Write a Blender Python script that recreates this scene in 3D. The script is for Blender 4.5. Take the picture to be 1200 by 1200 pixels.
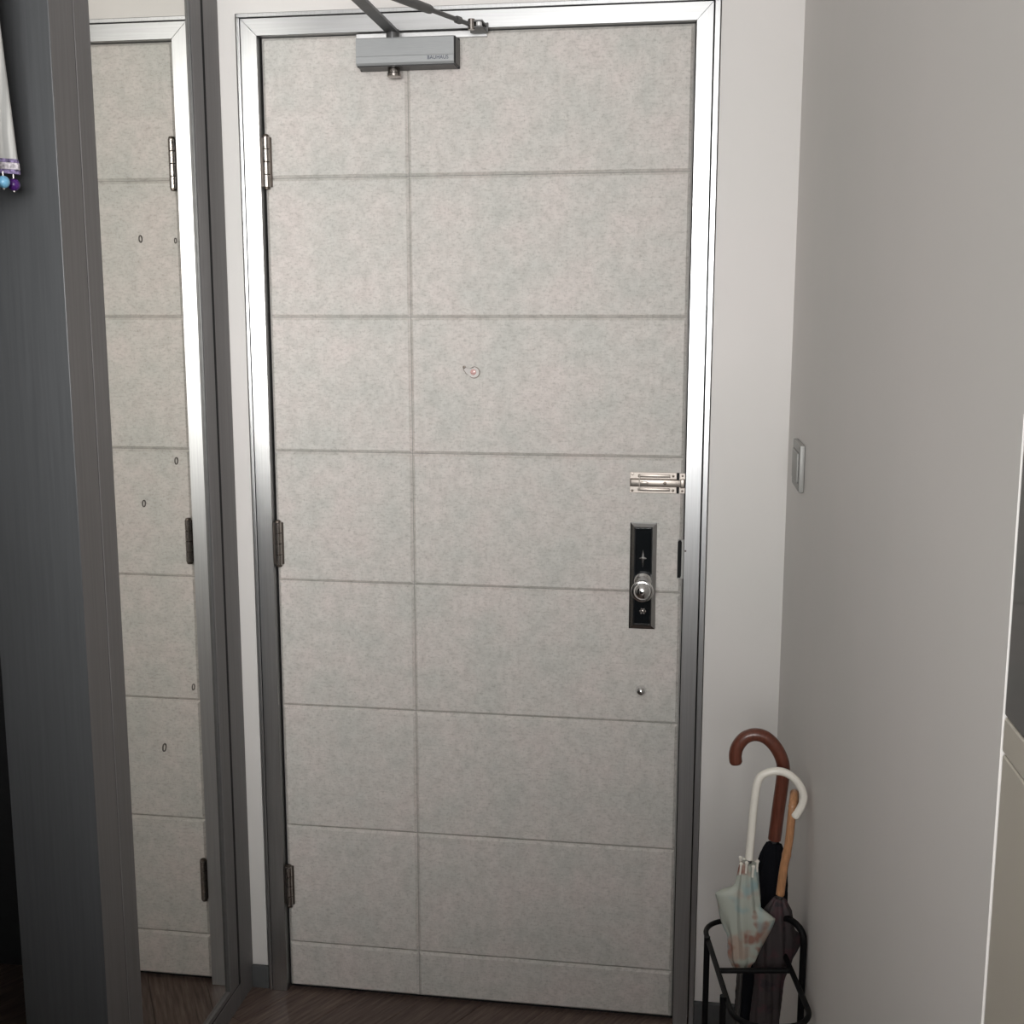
import bpy, bmesh, math, random
from mathutils import Vector, Matrix

random.seed(7)
for o in list(bpy.data.objects):
    bpy.data.objects.remove(o, do_unlink=True)
scene = bpy.context.scene
COL = scene.collection

# ------------------------------------------------------------------ camera
CAM = Vector((0.57746, -2.43765, 1.53697))
yaw, pitch, roll = map(math.radians, (8.47027507, -9.2281932, 0.0337))
fw = Vector((-math.sin(yaw) * math.cos(pitch), math.cos(yaw) * math.cos(pitch), math.sin(pitch)))
rt = Vector((math.cos(yaw), math.sin(yaw), 0))
up = rt.cross(fw)
rt2 = rt * math.cos(roll) + up * math.sin(roll)
up2 = -rt * math.sin(roll) + up * math.cos(roll)
cam_data = bpy.data.cameras.new('camera')
cam_data.sensor_width = 36
cam_data.sensor_fit = 'HORIZONTAL'
cam_data.lens = 1386.08 / 1200 * 36
cam_data.clip_start = 0.02
cam = bpy.data.objects.new('camera', cam_data)
COL.objects.link(cam)
M3 = Matrix((rt2, up2, -fw)).transposed()
cam.matrix_world = Matrix.Translation(CAM) @ M3.to_4x4()
scene.camera = cam

# ------------------------------------------------------------------ light
world = bpy.data.worlds.new('world')
scene.world = world
world.use_nodes = True
world.node_tree.nodes['Background'].inputs[0].default_value = (0.85, 0.92, 1.0, 1)
world.node_tree.nodes['Background'].inputs[1].default_value = 1.0

WIN = dict(x0=-0.60, x1=1.98, z0=1.15, z1=2.40, y=-4.6)
ld = bpy.data.lights.new('window_daylight', 'AREA')
ld.shape = 'RECTANGLE'
ld.size = WIN['x1'] - WIN['x0'] - 0.06
ld.size_y = WIN['z1'] - WIN['z0'] - 0.06
ld.energy = 198
ld.color = (1.0, 0.99, 0.975)
lo = bpy.data.objects.new('window_daylight', ld)
COL.objects.link(lo)
lo.location = ((WIN['x0'] + WIN['x1']) / 2, WIN['y'] - 0.13, (WIN['z0'] + WIN['z1']) / 2)
lo.rotation_euler = (math.radians(90), 0, 0)     # emits towards +Y, into the room

vs = scene.view_settings
vs.view_transform = 'Standard'
vs.look = 'None'
vs.gamma = 1.0
vs.use_curve_mapping = False
vs.exposure = 0.0

# ------------------------------------------------------------------ materials
MATS = {}


def nodes_of(name):
    m = bpy.data.materials.new(name)
    m.use_nodes = True
    nt = m.node_tree
    b = nt.nodes['Principled BSDF']
    return m, nt, b


def N(nt, kind, **kw):
    n = nt.nodes.new(kind)
    for k, v in kw.items():
        setattr(n, k, v)
    return n


def coords(nt, scale=(1, 1, 1), rot=(0, 0, 0)):
    tc = N(nt, 'ShaderNodeTexCoord')
    mp = N(nt, 'ShaderNodeMapping')
    mp.inputs['Scale'].default_value = scale
    mp.inputs['Rotation'].default_value = rot
    nt.links.new(tc.outputs['Object'], mp.inputs['Vector'])
    return mp.outputs['Vector']


def noise(nt, vec, scale, detail=2, rough=0.5):
    n = N(nt, 'ShaderNodeTexNoise')
    n.inputs['Scale'].default_value = scale
    n.inputs['Detail'].default_value = detail
    n.inputs['Roughness'].default_value = rough
    nt.links.new(vec, n.inputs['Vector'])
    return n.outputs['Fac']


def ramp(nt, fac, stops):
    r = N(nt, 'ShaderNodeValToRGB')
    el = r.color_ramp.elements
    while len(el) < len(stops):
        el.new(0.5)
    for e, (p, c) in zip(el, stops):
        e.position = p
        e.color = (*c, 1)
    nt.links.new(fac, r.inputs['Fac'])
    return r.outputs['Color']


def mix(nt, fac, a, b, mode='MIX'):
    m = N(nt, 'ShaderNodeMix', data_type='RGBA', blend_type=mode)
    if isinstance(fac, float):
        m.inputs[0].default_value = fac
    else:
        nt.links.new(fac, m.inputs[0])
    for s, v in ((6, a), (7, b)):
        if isinstance(v, tuple):
            m.inputs[s].default_value = (*v, 1)
        else:
            nt.links.new(v, m.inputs[s])
    return m.outputs[2]


def bump(nt, b, h, strength, dist):
    n = N(nt, 'ShaderNodeBump')
    n.inputs['Strength'].default_value = strength
    n.inputs['Distance'].default_value = dist
    nt.links.new(h, n.inputs['Height'])
    nt.links.new(n.outputs['Normal'], b.inputs['Normal'])


def plain(name, col, rough=0.5, metal=0.0, var=0.08, scale=40, stretch=(1, 1, 1), bmp=0.0, spec=0.5, coat=0.0):
    m, nt, b = nodes_of(name)
    v = coords(nt, stretch)
    f = noise(nt, v, scale, 3)
    lo_ = tuple(c * (1 - var) for c in col)
    hi_ = tuple(min(1, c * (1 + var)) for c in col)
    nt.links.new(ramp(nt, f, [(0.3, lo_), (0.7, hi_)]), b.inputs['Base Color'])
    b.inputs['Roughness'].default_value = rough
    b.inputs['Metallic'].default_value = metal
    b.inputs['Specular IOR Level'].default_value = spec
    b.inputs['Coat Weight'].default_value = coat
    if bmp:
        bump(nt, b, f, bmp, 0.002)
    MATS[name] = m
    return m


# white wall paint with faint hand marks
def wall_paint():
    m, nt, b = nodes_of('wall_paint')
    v = coords(nt)
    big = noise(nt, v, 1.6, 3, 0.55)
    c1 = ramp(nt, big, [(0.35, (0.715, 0.70, 0.675)), (0.65, (0.75, 0.72, 0.70))])
    streak = noise(nt, coords(nt, (6, 6, 0.9)), 2.2, 4, 0.6)
    c2 = ramp(nt, streak, [(0.62, (1, 1, 1)), (0.74, (1.0, 1.0, 1.0)), (0.78, (0.97, 0.965, 0.95))])
    nt.links.new(mix(nt, 1.0, c1, c2, 'MULTIPLY'), b.inputs['Base Color'])
    b.inputs['Roughness'].default_value = 0.55
    b.inputs['Specular IOR Level'].default_value = 0.35
    bump(nt, b, noise(nt, v, 90, 3), 0.06, 0.002)
    MATS['wall_paint'] = m


def panel_stone():
    m, nt, b = nodes_of('panel_laminate')
    v = coords(nt)
    patch = noise(nt, v, 9, 3, 0.55)
    base = ramp(nt, patch, [(0.36, (0.555, 0.545, 0.515)), (0.52, (0.60, 0.57, 0.54)), (0.66, (0.625, 0.575, 0.548))])
    vh = coords(nt, (1, 1, 2.3))
    vv = coords(nt, (2.4, 1, 1))
    f1 = noise(nt, vh, 95, 4, 0.7)
    f2 = noise(nt, vv, 120, 4, 0.7)
    flk1 = ramp(nt, f1, [(0.31, (0.76, 0.755, 0.745)), (0.49, (1, 1, 1)), (0.72, (1.05, 1.05, 1.045))])
    flk2 = ramp(nt, f2, [(0.28, (0.76, 0.755, 0.745)), (0.44, (1, 1, 1)), (0.72, (1.05, 1.05, 1.045))])
    c = mix(nt, 1.0, base, flk1, 'MULTIPLY')
    c = mix(nt, 1.0, c, flk2, 'MULTIPLY')
    mott = ramp(nt, noise(nt, v, 42, 3, 0.6), [(0.34, (0.91, 0.91, 0.905)), (0.62, (1.04, 1.04, 1.04))])
    c = mix(nt, 1.0, c, mott, 'MULTIPLY')
    nt.links.new(c, b.inputs['Base Color'])
    b.inputs['Roughness'].default_value = 0.62
    b.inputs['Specular IOR Level'].default_value = 0.3
    bump(nt, b, f1, 0.10, 0.001)
    MATS['panel_laminate'] = m


def floor_wood():
    m, nt, b = nodes_of('floor_wood')
    tc = N(nt, 'ShaderNodeTexCoord')
    oi = N(nt, 'ShaderNodeObjectInfo')
    mp = N(nt, 'ShaderNodeMapping')
    mp.inputs['Rotation'].default_value = (0, 0, math.radians(-60))
    nt.links.new(tc.outputs['Object'], mp.inputs['Vector'])
    mp2 = N(nt, 'ShaderNodeMapping')
    mp2.inputs['Scale'].default_value = (1.5, 22, 1)
    nt.links.new(mp.outputs['Vector'], mp2.inputs['Vector'])
    g = noise(nt, mp2.outputs['Vector'], 6, 5, 0.65)
    c = ramp(nt, g, [(0.3, (0.064, 0.044, 0.038)), (0.5, (0.130, 0.092, 0.077)), (0.72, (0.215, 0.165, 0.14))])
    tone = ramp(nt, oi.outputs['Random'], [(0, (0.85, 0.84, 0.85)), (1, (1.12, 1.10, 1.08))])
    nt.links.new(mix(nt, 1.0, c, tone, 'MULTIPLY'), b.inputs['Base Color'])
    b.inputs['Roughness'].default_value = 0.45
    bump(nt, b, g, 0.1, 0.001)
    MATS['floor_wood'] = m


def dark_paint(name, col, rough):
    m, nt, b = nodes_of(name)
    v = coords(nt, (30, 30, 0.8))
    g = noise(nt, v, 5, 4, 0.6)
    nt.links.new(ramp(nt, g, [(0.3, tuple(c * 0.9 for c in col)), (0.7, tuple(c * 1.1 for c in col))]), b.inputs['Base Color'])
    b.inputs['Roughness'].default_value = rough
    bump(nt, b, g, 0.12, 0.001)
    MATS[name] = m


def aluminium(name, stretch):
    m, nt, b = nodes_of(name)
    g = noise(nt, coords(nt, stretch), 6, 3, 0.6)
    nt.links.new(ramp(nt, g, [(0.3, (0.47, 0.475, 0.48)), (0.7, (0.54, 0.545, 0.55))]), b.inputs['Base Color'])
    b.inputs['Metallic'].default_value = 1.0
    b.inputs['Roughness'].default_value = 0.335
    MATS[name] = m


def floral(name, base, spots, scale, rough=0.6, trans=0.0):
    m, nt, b = nodes_of(name)
    v = coords(nt)
    c = base
    for i, (col, thr, sc) in enumerate(spots):
        vo = N(nt, 'ShaderNodeTexNoise')
        vo.inputs['Scale'].default_value = scale * sc
        vo.inputs['Detail'].default_value = 2
        mp = N(nt, 'ShaderNodeMapping')
        mp.inputs['Location'].default_value = (i * 3.1, i * 1.7, i * 0.9)
        nt.links.new(v, mp.inputs['Vector'])
        nt.links.new(mp.outputs['Vector'], vo.inputs['Vector'])
        r = N(nt, 'ShaderNodeValToRGB')
        r.color_ramp.elements[0].position = thr
        r.color_ramp.elements[1].position = thr + 0.08
        nt.links.new(vo.outputs['Fac'], r.inputs['Fac'])
        c = mix(nt, r.outputs['Color'], c, col)
    nt.links.new(c, b.inputs['Base Color'])
    b.inputs['Roughness'].default_value = rough
    if trans:
        b.inputs['Transmission Weight'].default_value = trans
    MATS[name] = m


def curtain_cloth():
    m, nt, b = nodes_of('curtain_cloth')
    v = coords(nt, (1, 1, 0.05))
    st = noise(nt, v, 110, 2)
    c = ramp(nt, st, [(0.4, (0.42, 0.42, 0.41)), (0.6, (0.66, 0.66, 0.64))])
    fl = N(nt, 'ShaderNodeTexVoronoi')
    fl.inputs['Scale'].default_value = 34
    nt.links.new(coords(nt), fl.inputs['Vector'])
    f = ramp(nt, fl.outputs['Distance'], [(0.22, (1, 1, 1)), (0.30, (0, 0, 0))])
    nt.links.new(mix(nt, f, c, (0.80, 0.80, 0.78)), b.inputs['Base Color'])
    b.inputs['Roughness'].default_value = 0.85
    MATS['curtain_cloth'] = m


wall_paint()
panel_stone()
floor_wood()
aluminium('brushed_aluminium', (60, 60, 1))
aluminium('brushed_aluminium_across', (1, 60, 60))
curtain_cloth()
dark_paint('grey_casing_paint', (0.150, 0.143, 0.143), 0.5)
dark_paint('grey_jamb_paint', (0.080, 0.083, 0.087), 0.34)
plain('ceiling_paint', (0.72, 0.71, 0.69), 0.8, var=0.03, scale=5)
plain('leaf_core', (0.30, 0.29, 0.275), 0.7)
plain('black_gap', (0.006, 0.006, 0.007), 0.9)
plain('grey_baseboard', (0.095, 0.098, 0.10), 0.6, spec=0.3)
plain('mirror_silver', (0.735, 0.725, 0.69), 0.015, 1.0, var=0.0)
plain('mark_dark', (0.10, 0.09, 0.08), 0.8)
plain('peephole_metal', (0.52, 0.49, 0.47), 0.5, 0.1)
plain('lock_chrome', (0.52, 0.52, 0.52), 0.14, 1.0, var=0.03)
plain('chrome', (0.78, 0.78, 0.78), 0.10, 1.0, var=0.03)
plain('hinge_steel', (0.40, 0.37, 0.35), 0.20, 1.0, var=0.15, scale=200)
plain('closer_paint', (0.33, 0.34, 0.345), 0.5, 0.15, var=0.05, stretch=(1, 30, 30))
plain('closer_arm', (0.12, 0.12, 0.12), 0.45, 0.5)
plain('closer_print', (0.035, 0.045, 0.085), 0.7)
plain('bright_plate', (0.75, 0.75, 0.75), 0.4, 0.4)
plain('nickel', (0.40, 0.36, 0.325), 0.40, 1.0, var=0.05, stretch=(1, 40, 40))
plain('screw_dark', (0.12, 0.10, 0.085), 0.4, 0.8)
plain('black_glass', (0.006, 0.007, 0.008), 0.08, 0.0, spec=0.5)
plain('lock_black', (0.012, 0.014, 0.016), 0.12, 0.3)
plain('black_plastic', (0.01, 0.01, 0.01), 0.4)
plain('pink_lens', (0.62, 0.38, 0.36), 0.15, var=0.2, scale=300)
plain('switch_metal', (0.36, 0.36, 0.345), 0.5, 0.25, var=0.04)
plain('switch_rocker', (0.36, 0.36, 0.345), 0.5, 0.1)
plain('stand_black', (0.004, 0.004, 0.0045), 0.5, spec=0.15)
plain('brown_wood', (0.115, 0.034, 0.020), 0.34, var=0.25, stretch=(8, 8, 1), coat=0.15)
plain('white_plastic', (0.74, 0.71, 0.64), 0.32, var=0.03)
plain('bamboo', (0.42, 0.21, 0.10), 0.4, var=0.18, stretch=(10, 10, 2))
plain('navy_cloth', (0.0045, 0.005, 0.0075), 0.9, spec=0.15)
plain('steel_shaft', (0.16, 0.16, 0.16), 0.35, 0.9)
plain('strap_dark', (0.02, 0.016, 0.016), 0.8)
plain('braid_lilac', (0.25, 0.20, 0.36), 0.9, var=0.75, scale=220)
plain('braid_white', (0.62, 0.58, 0.62), 0.9, var=0.5, scale=220)
plain('bead_blue', (0.18, 0.42, 0.62), 0.12, var=0.05)
plain('bead_purple', (0.075, 0.018, 0.16), 0.3, var=0.4, scale=500)
plain('bead_grey', (0.14, 0.13, 0.20), 0.25, var=0.1)
plain('bead_cap', (0.55, 0.52, 0.50), 0.35, 0.8)
plain('beige_laminate', (0.50, 0.465, 0.40), 0.55, var=0.03, scale=8)
plain('beige_edge', (0.60, 0.56, 0.48), 0.5, var=0.03)
plain('living_paint', (0.38, 0.36, 0.345), 0.7, var=0.03, scale=5)
plain('dark_shade_tone', (0.03, 0.03, 0.032), 0.9)  # near-black puts the unlit room's darkness into the wall colour
plain('white_window_frame', (0.7, 0.7, 0.7), 0.5)
floral('mint_canopy', (0.35, 0.37, 0.325), [((0.34, 0.27, 0.22), 0.50, 0.9), ((0.25, 0.13, 0.10), 0.60, 1.2), ((0.24, 0.33, 0.33), 0.56, 0.8)], 24, 0.5)
floral('plum_canopy', (0.034, 0.026, 0.027), [((0.050, 0.024, 0.028), 0.55, 1.0), ((0.016, 0.013, 0.016), 0.60, 1.3)], 34, 0.7)


# ------------------------------------------------------------------ mesh helpers
def wloc(o):
    v = Vector((0, 0, 0))
    while o is not None:
        v += o.location
        o = o.parent
    return v


def obj(name, bm, mat, parent=None, origin=None, smooth=False):
    """link a bmesh given in world coordinates as one mesh object"""
    base = wloc(parent) if parent else Vector((0, 0, 0))
    org = Vector(origin) if origin is not None else base
    bmesh.ops.translate(bm, verts=bm.verts, vec=-org)
    bmesh.ops.recalc_face_normals(bm, faces=bm.faces)
    me = bpy.data.meshes.new(name)
    bm.to_mesh(me)
    bm.free()
    me.materials.append(MATS[mat])
    if smooth:
        for p in me.polygons:
            p.use_smooth = True
        me.set_sharp_from_angle(angle=math.radians(40))
    o = bpy.data.objects.new(name, me)
    COL.objects.link(o)
    if parent:
        o.parent = parent
    o.location = org - base
    return o


def thing(name, loc, label=None, cat=None, group=None, kind=None):
    o = bpy.data.objects.new(name, None)
    o.empty_display_size = 0.05
    COL.objects.link(o)
    o.location = loc
    return tag(o, label, cat, group, kind)


def tag(o, label=None, cat=None, group=None, kind=None):
    if label:
        o['label'] = label
    if cat:
        o['category'] = cat
    if group:
        o['group'] = group
    if kind:
        o['kind'] = kind
    return o


def box(bm, x0, x1, y0, y1, z0, z1, bev=0.0, seg=2):
    tmp = bmesh.new()
    bmesh.ops.create_cube(tmp, size=1)
    for v in tmp.verts:
        v.co = Vector((x0 + (v.co.x + .5) * (x1 - x0), y0 + (v.co.y + .5) * (y1 - y0), z0 + (v.co.z + .5) * (z1 - z0)))
    if bev:
        bmesh.ops.bevel(tmp, geom=tmp.edges[:], offset=bev, segments=seg, affect='EDGES', profile=0.5)
    join(bm, tmp)
    return bm


def join(bm, tmp):
    me = bpy.data.meshes.new('tmp')
    tmp.to_mesh(me)
    tmp.free()
    bm.from_mesh(me)
    bpy.data.meshes.remove(me)


def B(*a, **k):
    return box(bmesh.new(), *a, **k)


def frame_of(d):
    d = d.normalized()
    a = Vector((0, 0, 1)) if abs(d.z) < 0.9 else Vector((1, 0, 0))
    u = d.cross(a).normalized()
    return u, d.cross(u).normalized()


def tube(bm, pts, rad, seg=12, cap=True, closed=False):
    pts = [Vector(p) for p in pts]
    n = len(pts)
    rs = rad if isinstance(rad, (list, tuple)) else [rad] * n
    rings = []
    u = None
    for i, p in enumerate(pts):
        if closed:
            d = (pts[(i + 1) % n] - pts[i - 1]).normalized()
        else:
            d = (pts[min(i + 1, n - 1)] - pts[max(i - 1, 0)]).normalized()
        if u is None:
            u, w = frame_of(d)
        else:
            u = (u - d * u.dot(d)).normalized()
            w = d.cross(u)
        rings.append([bm.verts.new(p + (u * math.cos(2 * math.pi * k / seg) + w * math.sin(2 * math.pi * k / seg)) * rs[i]) for k in range(seg)])
    m = n if closed else n - 1
    for i in range(m):
        a, b = rings[i], rings[(i + 1) % n]
        for k in range(seg):
            bm.faces.new((a[k], a[(k + 1) % seg], b[(k + 1) % seg], b[k]))
    if cap and not closed:
        bm.faces.new(rings[0])
        bm.faces.new(rings[-1])
    return bm


def lathe(bm, origin, axis, prof, seg=28, e1=None):
    """prof: list of (distance along axis, radius)"""
    o = Vector(origin)
    d = Vector(axis).normalized()
    u, w = frame_of(d)
    rings = []
    for t, r in prof:
        if r < 1e-6:
            rings.append([bm.verts.new(o + d * t)])
        else:
            rings.append([bm.verts.new(o + d * t + (u * math.cos(2 * math.pi * k / seg) + w * math.sin(2 * math.pi * k / seg)) * r) for k in range(seg)])
    for a, b in zip(rings, rings[1:]):
        for k in range(seg):
            k2 = (k + 1) % seg
            if len(a) == 1 and len(b) == 1:
                continue
            if len(a) == 1:
                bm.faces.new((a[0], b[k], b[k2]))
            elif len(b) == 1:
                bm.faces.new((a[k], a[k2], b[0]))
            else:
                bm.faces.new((a[k], a[k2], b[k2], b[k]))
    if len(rings[0]) > 1:
        bm.faces.new(rings[0])
    if len(rings[-1]) > 1:
        bm.faces.new(rings[-1])
    return bm


def prism(bm, outline, y0, y1):
    """outline: (x, z) polygon extruded in Y"""
    a = [bm.verts.new((x, y0, z)) for x, z in outline]
    b = [bm.verts.new((x, y1, z)) for x, z in outline]
    n = len(a)
    bm.faces.new(a)
    bm.faces.new(b)
    for i in range(n):
        bm.faces.new((a[i], a[(i + 1) % n], b[(i + 1) % n], b[i]))
    return bm


def spline(pts, sub=5):
    """Catmull-Rom through points"""
    P = [Vector(p) for p in pts]
    out = []
    for i in range(len(P) - 1):
        p0, p1, p2, p3 = P[max(i - 1, 0)], P[i], P[i + 1], P[min(i + 2, len(P) - 1)]
        for s in range(sub):
            t = s / sub
            out.append(0.5 * ((2 * p1) + (p2 - p0) * t + (2 * p0 - 5 * p1 + 4 * p2 - p3) * t * t + (3 * p1 - p0 - 3 * p2 + p3) * t ** 3))
    out.append(P[-1])
    return out


def struct(name, bm, mat, label, cat):
    return tag(obj(name, bm, mat), label, cat, kind='structure')


# ------------------------------------------------------------------ the setting
XR = 0.7793          # right wall face
XLW = -0.405         # left wall face
ROOM_X0, ROOM_X1, ROOM_Y0, CEIL = -2.0, 2.1, WIN['y'], 2.55
HALL_Y = -1.75       # the hall opens to the living room here

bm = bmesh.new()
box(bm, -0.56, -0.3595, 0, 0.16, 0, CEIL)
box(bm, 0.6225, 0.95, 0, 0.16, 0, CEIL)
box(bm, -0.3595, 0.6225, 0, 0.16, 2.1535, CEIL)
struct('wall_back', bm, 'wall_paint', 'white painted wall around the entrance door', 'wall')

bm = B(XR, 0.95, -1.68, 0, 0, CEIL)
struct('wall_right', bm, 'wall_paint', 'plain white side wall with the light switch on it', 'wall')

bm = bmesh.new()
box(bm, -0.55, XLW, -0.60, 0, 2.30, CEIL)          # above mirror
box(bm, -0.55, -0.43, -0.60, 0, 0, 2.30)           # behind mirror
box(bm, -0.55, XLW, -1.50, -0.60, 2.30, CEIL)      # above doorway
box(bm, -0.55, XLW, HALL_Y, -1.50, 0, CEIL)
struct('wall_left', bm, 'wall_paint', 'left hall wall carrying the mirror and the doorway', 'wall')

bm = bmesh.new()
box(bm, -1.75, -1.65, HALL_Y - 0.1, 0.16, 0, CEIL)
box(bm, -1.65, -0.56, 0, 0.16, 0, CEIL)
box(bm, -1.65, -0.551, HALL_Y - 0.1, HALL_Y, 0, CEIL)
struct('wall_side_room', bm, 'dark_shade_tone', 'dark unlit room beyond the left doorway', 'wall')
bm = B(ROOM_X0, -1.75, HALL_Y - 0.1, HALL_Y, 0, CEIL)
struct('wall_living_front', bm, 'living_paint', 'living room wall beside the hall opening', 'wall')

bm = B(ROOM_X0 - 0.12, ROOM_X0, ROOM_Y0, HALL_Y, 0, CEIL)
struct('wall_living_left', bm, 'living_paint', 'left wall of the living room', 'wall')
bm = bmesh.new()
box(bm, ROOM_X1, ROOM_X1 + 0.12, ROOM_Y0, -2.27, 0, CEIL)
box(bm, 1.21, ROOM_X1 + 0.12, -2.27, -2.17, 0, CEIL)
box(bm, 0.95, 1.21, -1.675, -1.60, 0, CEIL)
struct('wall_living_right', bm, 'living_paint', 'right wall of the living room', 'wall')
bm = bmesh.new()
box(bm, ROOM_X0 - 0.12, WIN['x0'], ROOM_Y0 - 0.15, ROOM_Y0, 0, CEIL)
box(bm, WIN['x1'], ROOM_X1 + 0.12, ROOM_Y0 - 0.15, ROOM_Y0, 0, CEIL)
box(bm, WIN['x0'], WIN['x1'], ROOM_Y0 - 0.15, ROOM_Y0, 0, WIN['z0'])
box(bm, WIN['x0'], WIN['x1'], ROOM_Y0 - 0.15, ROOM_Y0, WIN['z1'], CEIL)
struct('wall_front', bm, 'living_paint', 'living room wall with the window', 'wall')
w1 = thing('window_1', ((WIN['x0'] + WIN['x1']) / 2, ROOM_Y0, WIN['z0']), 'wide living room window', 'window', kind='structure')
for xx in (WIN['x0'] + 0.02, (WIN['x0'] + WIN['x1']) / 2, WIN['x1'] - 0.02):
    obj('window_frame', B(xx - 0.02, xx + 0.02, ROOM_Y0 - 0.09, ROOM_Y0 - 0.04, WIN['z0'], WIN['z1']), 'white_window_frame', w1)
for zz in (WIN['z0'] + 0.02, WIN['z1'] - 0.02):
    obj('window_frame', B(WIN['x0'] + 0.04, WIN['x1'] - 0.04, ROOM_Y0 - 0.089, ROOM_Y0 - 0.041, zz - 0.02, zz + 0.02), 'white_window_frame', w1)

# unseen low panel added behind the camera to shade the lower door
struct('added_shade_panel', B(-1.2, 0.70, -2.78, -2.68, 0, 1.31), 'dark_shade_tone', 'unseen low dark panel added to shade the lower part of the door', 'wall')

struct('ceiling', B(ROOM_X0 - 0.12, ROOM_X1 + 0.12, ROOM_Y0 - 0.15, 0.16, CEIL, CEIL + 0.1), 'ceiling_paint', 'white painted ceiling', 'ceiling')
fl = struct('floor', B(ROOM_X0 - 0.12, ROOM_X1 + 0.12, ROOM_Y0 - 0.15, 0.16, -0.1, -0.004), 'floor_wood', 'dark brown wood plank floor laid on the diagonal', 'floor')

# planks of the hall floor, laid at 60 degrees to the door
ang = math.radians(60)
du, dv = Vector((math.cos(ang), math.sin(ang), 0)), Vector((-math.sin(ang), math.cos(ang), 0))
PW, PL = 0.125, 0.95
for j in range(-14, 12):
    for i in range(-4, 3):
        u0 = i * PL + (j % 3) * 0.32
        v0 = j * PW
        bmp_ = B(0, PL - 0.0012, 0, PW - 0.0012, -0.004, 0.0)
        bmesh.ops.bevel(bmp_, geom=[e for e in bmp_.edges if all(v.co.z > -0.001 for v in e.verts)], offset=0.0009, segments=1, affect='EDGES')
        for v in bmp_.verts:
            p = du * (u0 + v.co.x) + dv * (v0 + v.co.y)
            v.co = Vector((p.x, p.y, v.co.z))
        for co, no in (((-0.398, 0, 0), (-1, 0, 0)), ((XR - 0.001, 0, 0), (1, 0, 0)), ((0, 0.0, 0), (0, 1, 0)), ((0, -1.74, 0), (0, -1, 0))):
            g = bmp_.verts[:] + bmp_.edges[:] + bmp_.faces[:]
            r = bmesh.ops.bisect_plane(bmp_, geom=g, plane_co=co, plane_no=no, clear_outer=True)
            ed = [e for e in r['geom_cut'] if isinstance(e, bmesh.types.BMEdge)]
            if ed:
                bmesh.ops.edgeloop_fill(bmp_, edges=ed)
        if len(bmp_.faces) < 5:
            bmp_.free()
            continue
        obj('plank', bmp_, 'floor_wood', fl)

for nm, xa, xb in (('baseboard_back_left', -0.3955, -0.3545), ('baseboard_back_right', 0.621, XR - 0.011)):
    bm = B(xa, xb, -0.010, 0, 0.0003, 0.055, 0.002)
    struct(nm, bm, 'grey_baseboard', 'grey baseboard strip %s of the entrance door' % ('left' if 'left' in nm else 'right'), 'baseboard')
struct('baseboard_right', B(XR - 0.010, XR, -1.68, -0.0105, 0.0003, 0.055, 0.002), 'grey_baseboard', 'grey baseboard along the right wall', 'baseboard')

# ------------------------------------------------------------------ entrance door frame
fr = thing('trim_1', (0.13, 0, 0), 'brushed aluminium frame around the entrance door', 'door frame', kind='structure')
XI0, XO0, XT0 = -0.3095, -0.3440, -0.3530      # left: inner, outer, lip
XI1, XO1, XT1 = 0.5755, 0.6075, 0.6208         # right
ZI, ZO, ZT = 2.1065, 2.1408, 2.1515
YF, YL = -0.013, -0.0125


def jamb(xi, xo, zi, zo):
    """mitred jamb with a slightly canted face"""
    b_ = bmesh.new()
    def col(x, y, z): return b_.verts.new((x, y, z))
    s = 1 if xo > xi else -1
    lo_ = [col(xi, YF, 0.0005), col(xo, YF, 0.0005), col(xo, 0.02, 0.0005), col(xi, 0.02, 0.0005)]
    hi_ = [col(xi, YF, zi), col(xo, YF, zo), col(xo, 0.02, zo), col(xi, 0.02, zi)]
    b_.faces.new(lo_); b_.faces.new(hi_)
    for k in range(4):
        b_.faces.new((lo_[k], lo_[(k + 1) % 4], hi_[(k + 1) % 4], hi_[k]))
    bmesh.ops.bevel(b_, geom=b_.edges[:], offset=0.0007, segments=1, affect='EDGES')
    return b_


def head(xi0, xi1, zi, xo0, xo1, zo):
    b_ = bmesh.new()
    a = [b_.verts.new(c) for c in ((xi0, YF, zi), (xi1, YF, zi), (xo1, YF, zo), (xo0, YF, zo))]
    c = [b_.verts.new(c) for c in ((xi0, 0.02, zi), (xi1, 0.02, zi), (xo1, 0.02, zo), (xo0, 0.02, zo))]
    b_.faces.new(a); b_.faces.new(c)
    for k in range(4):
        b_.faces.new((a[k], a[(k + 1) % 4], c[(k + 1) % 4], c[k]))
    bmesh.ops.bevel(b_, geom=b_.edges[:], offset=0.0007, segments=1, affect='EDGES')
    return b_


obj('frame_jamb', jamb(XI0, XO0, ZI, ZO), 'brushed_aluminium', fr)
obj('frame_jamb', jamb(XI1, XO1, ZI, ZO), 'brushed_aluminium', fr)
obj('frame_head', head(XI0, XI1, ZI, XO0, XO1, ZO), 'brushed_aluminium_across', fr)
g_ = 0.0020
obj('frame_lip', B(XT0, XO0 - g_, YL, 0.02, 0.0005, ZO + g_, 0.0012), 'brushed_aluminium', fr)
obj('frame_lip', B(XO1 + g_, XT1, YL, 0.02, 0.0005, ZO + g_, 0.0012), 'brushed_aluminium', fr)
obj('frame_lip', B(XT0, XT1, YL, 0.02, ZO + g_, ZT, 0.0012), 'brushed_aluminium', fr)
bm = bmesh.new()
box(bm, -0.359, XI0 - 0.001, 0.0205, 0.15, 0.0005, 2.153)
box(bm, XI1 + 0.001, 0.622, 0.0205, 0.15, 0.0005, 2.153)
box(bm, XI0 - 0.001, XI1 + 0.001, 0.0205, 0.15, 2.112, 2.153)
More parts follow.
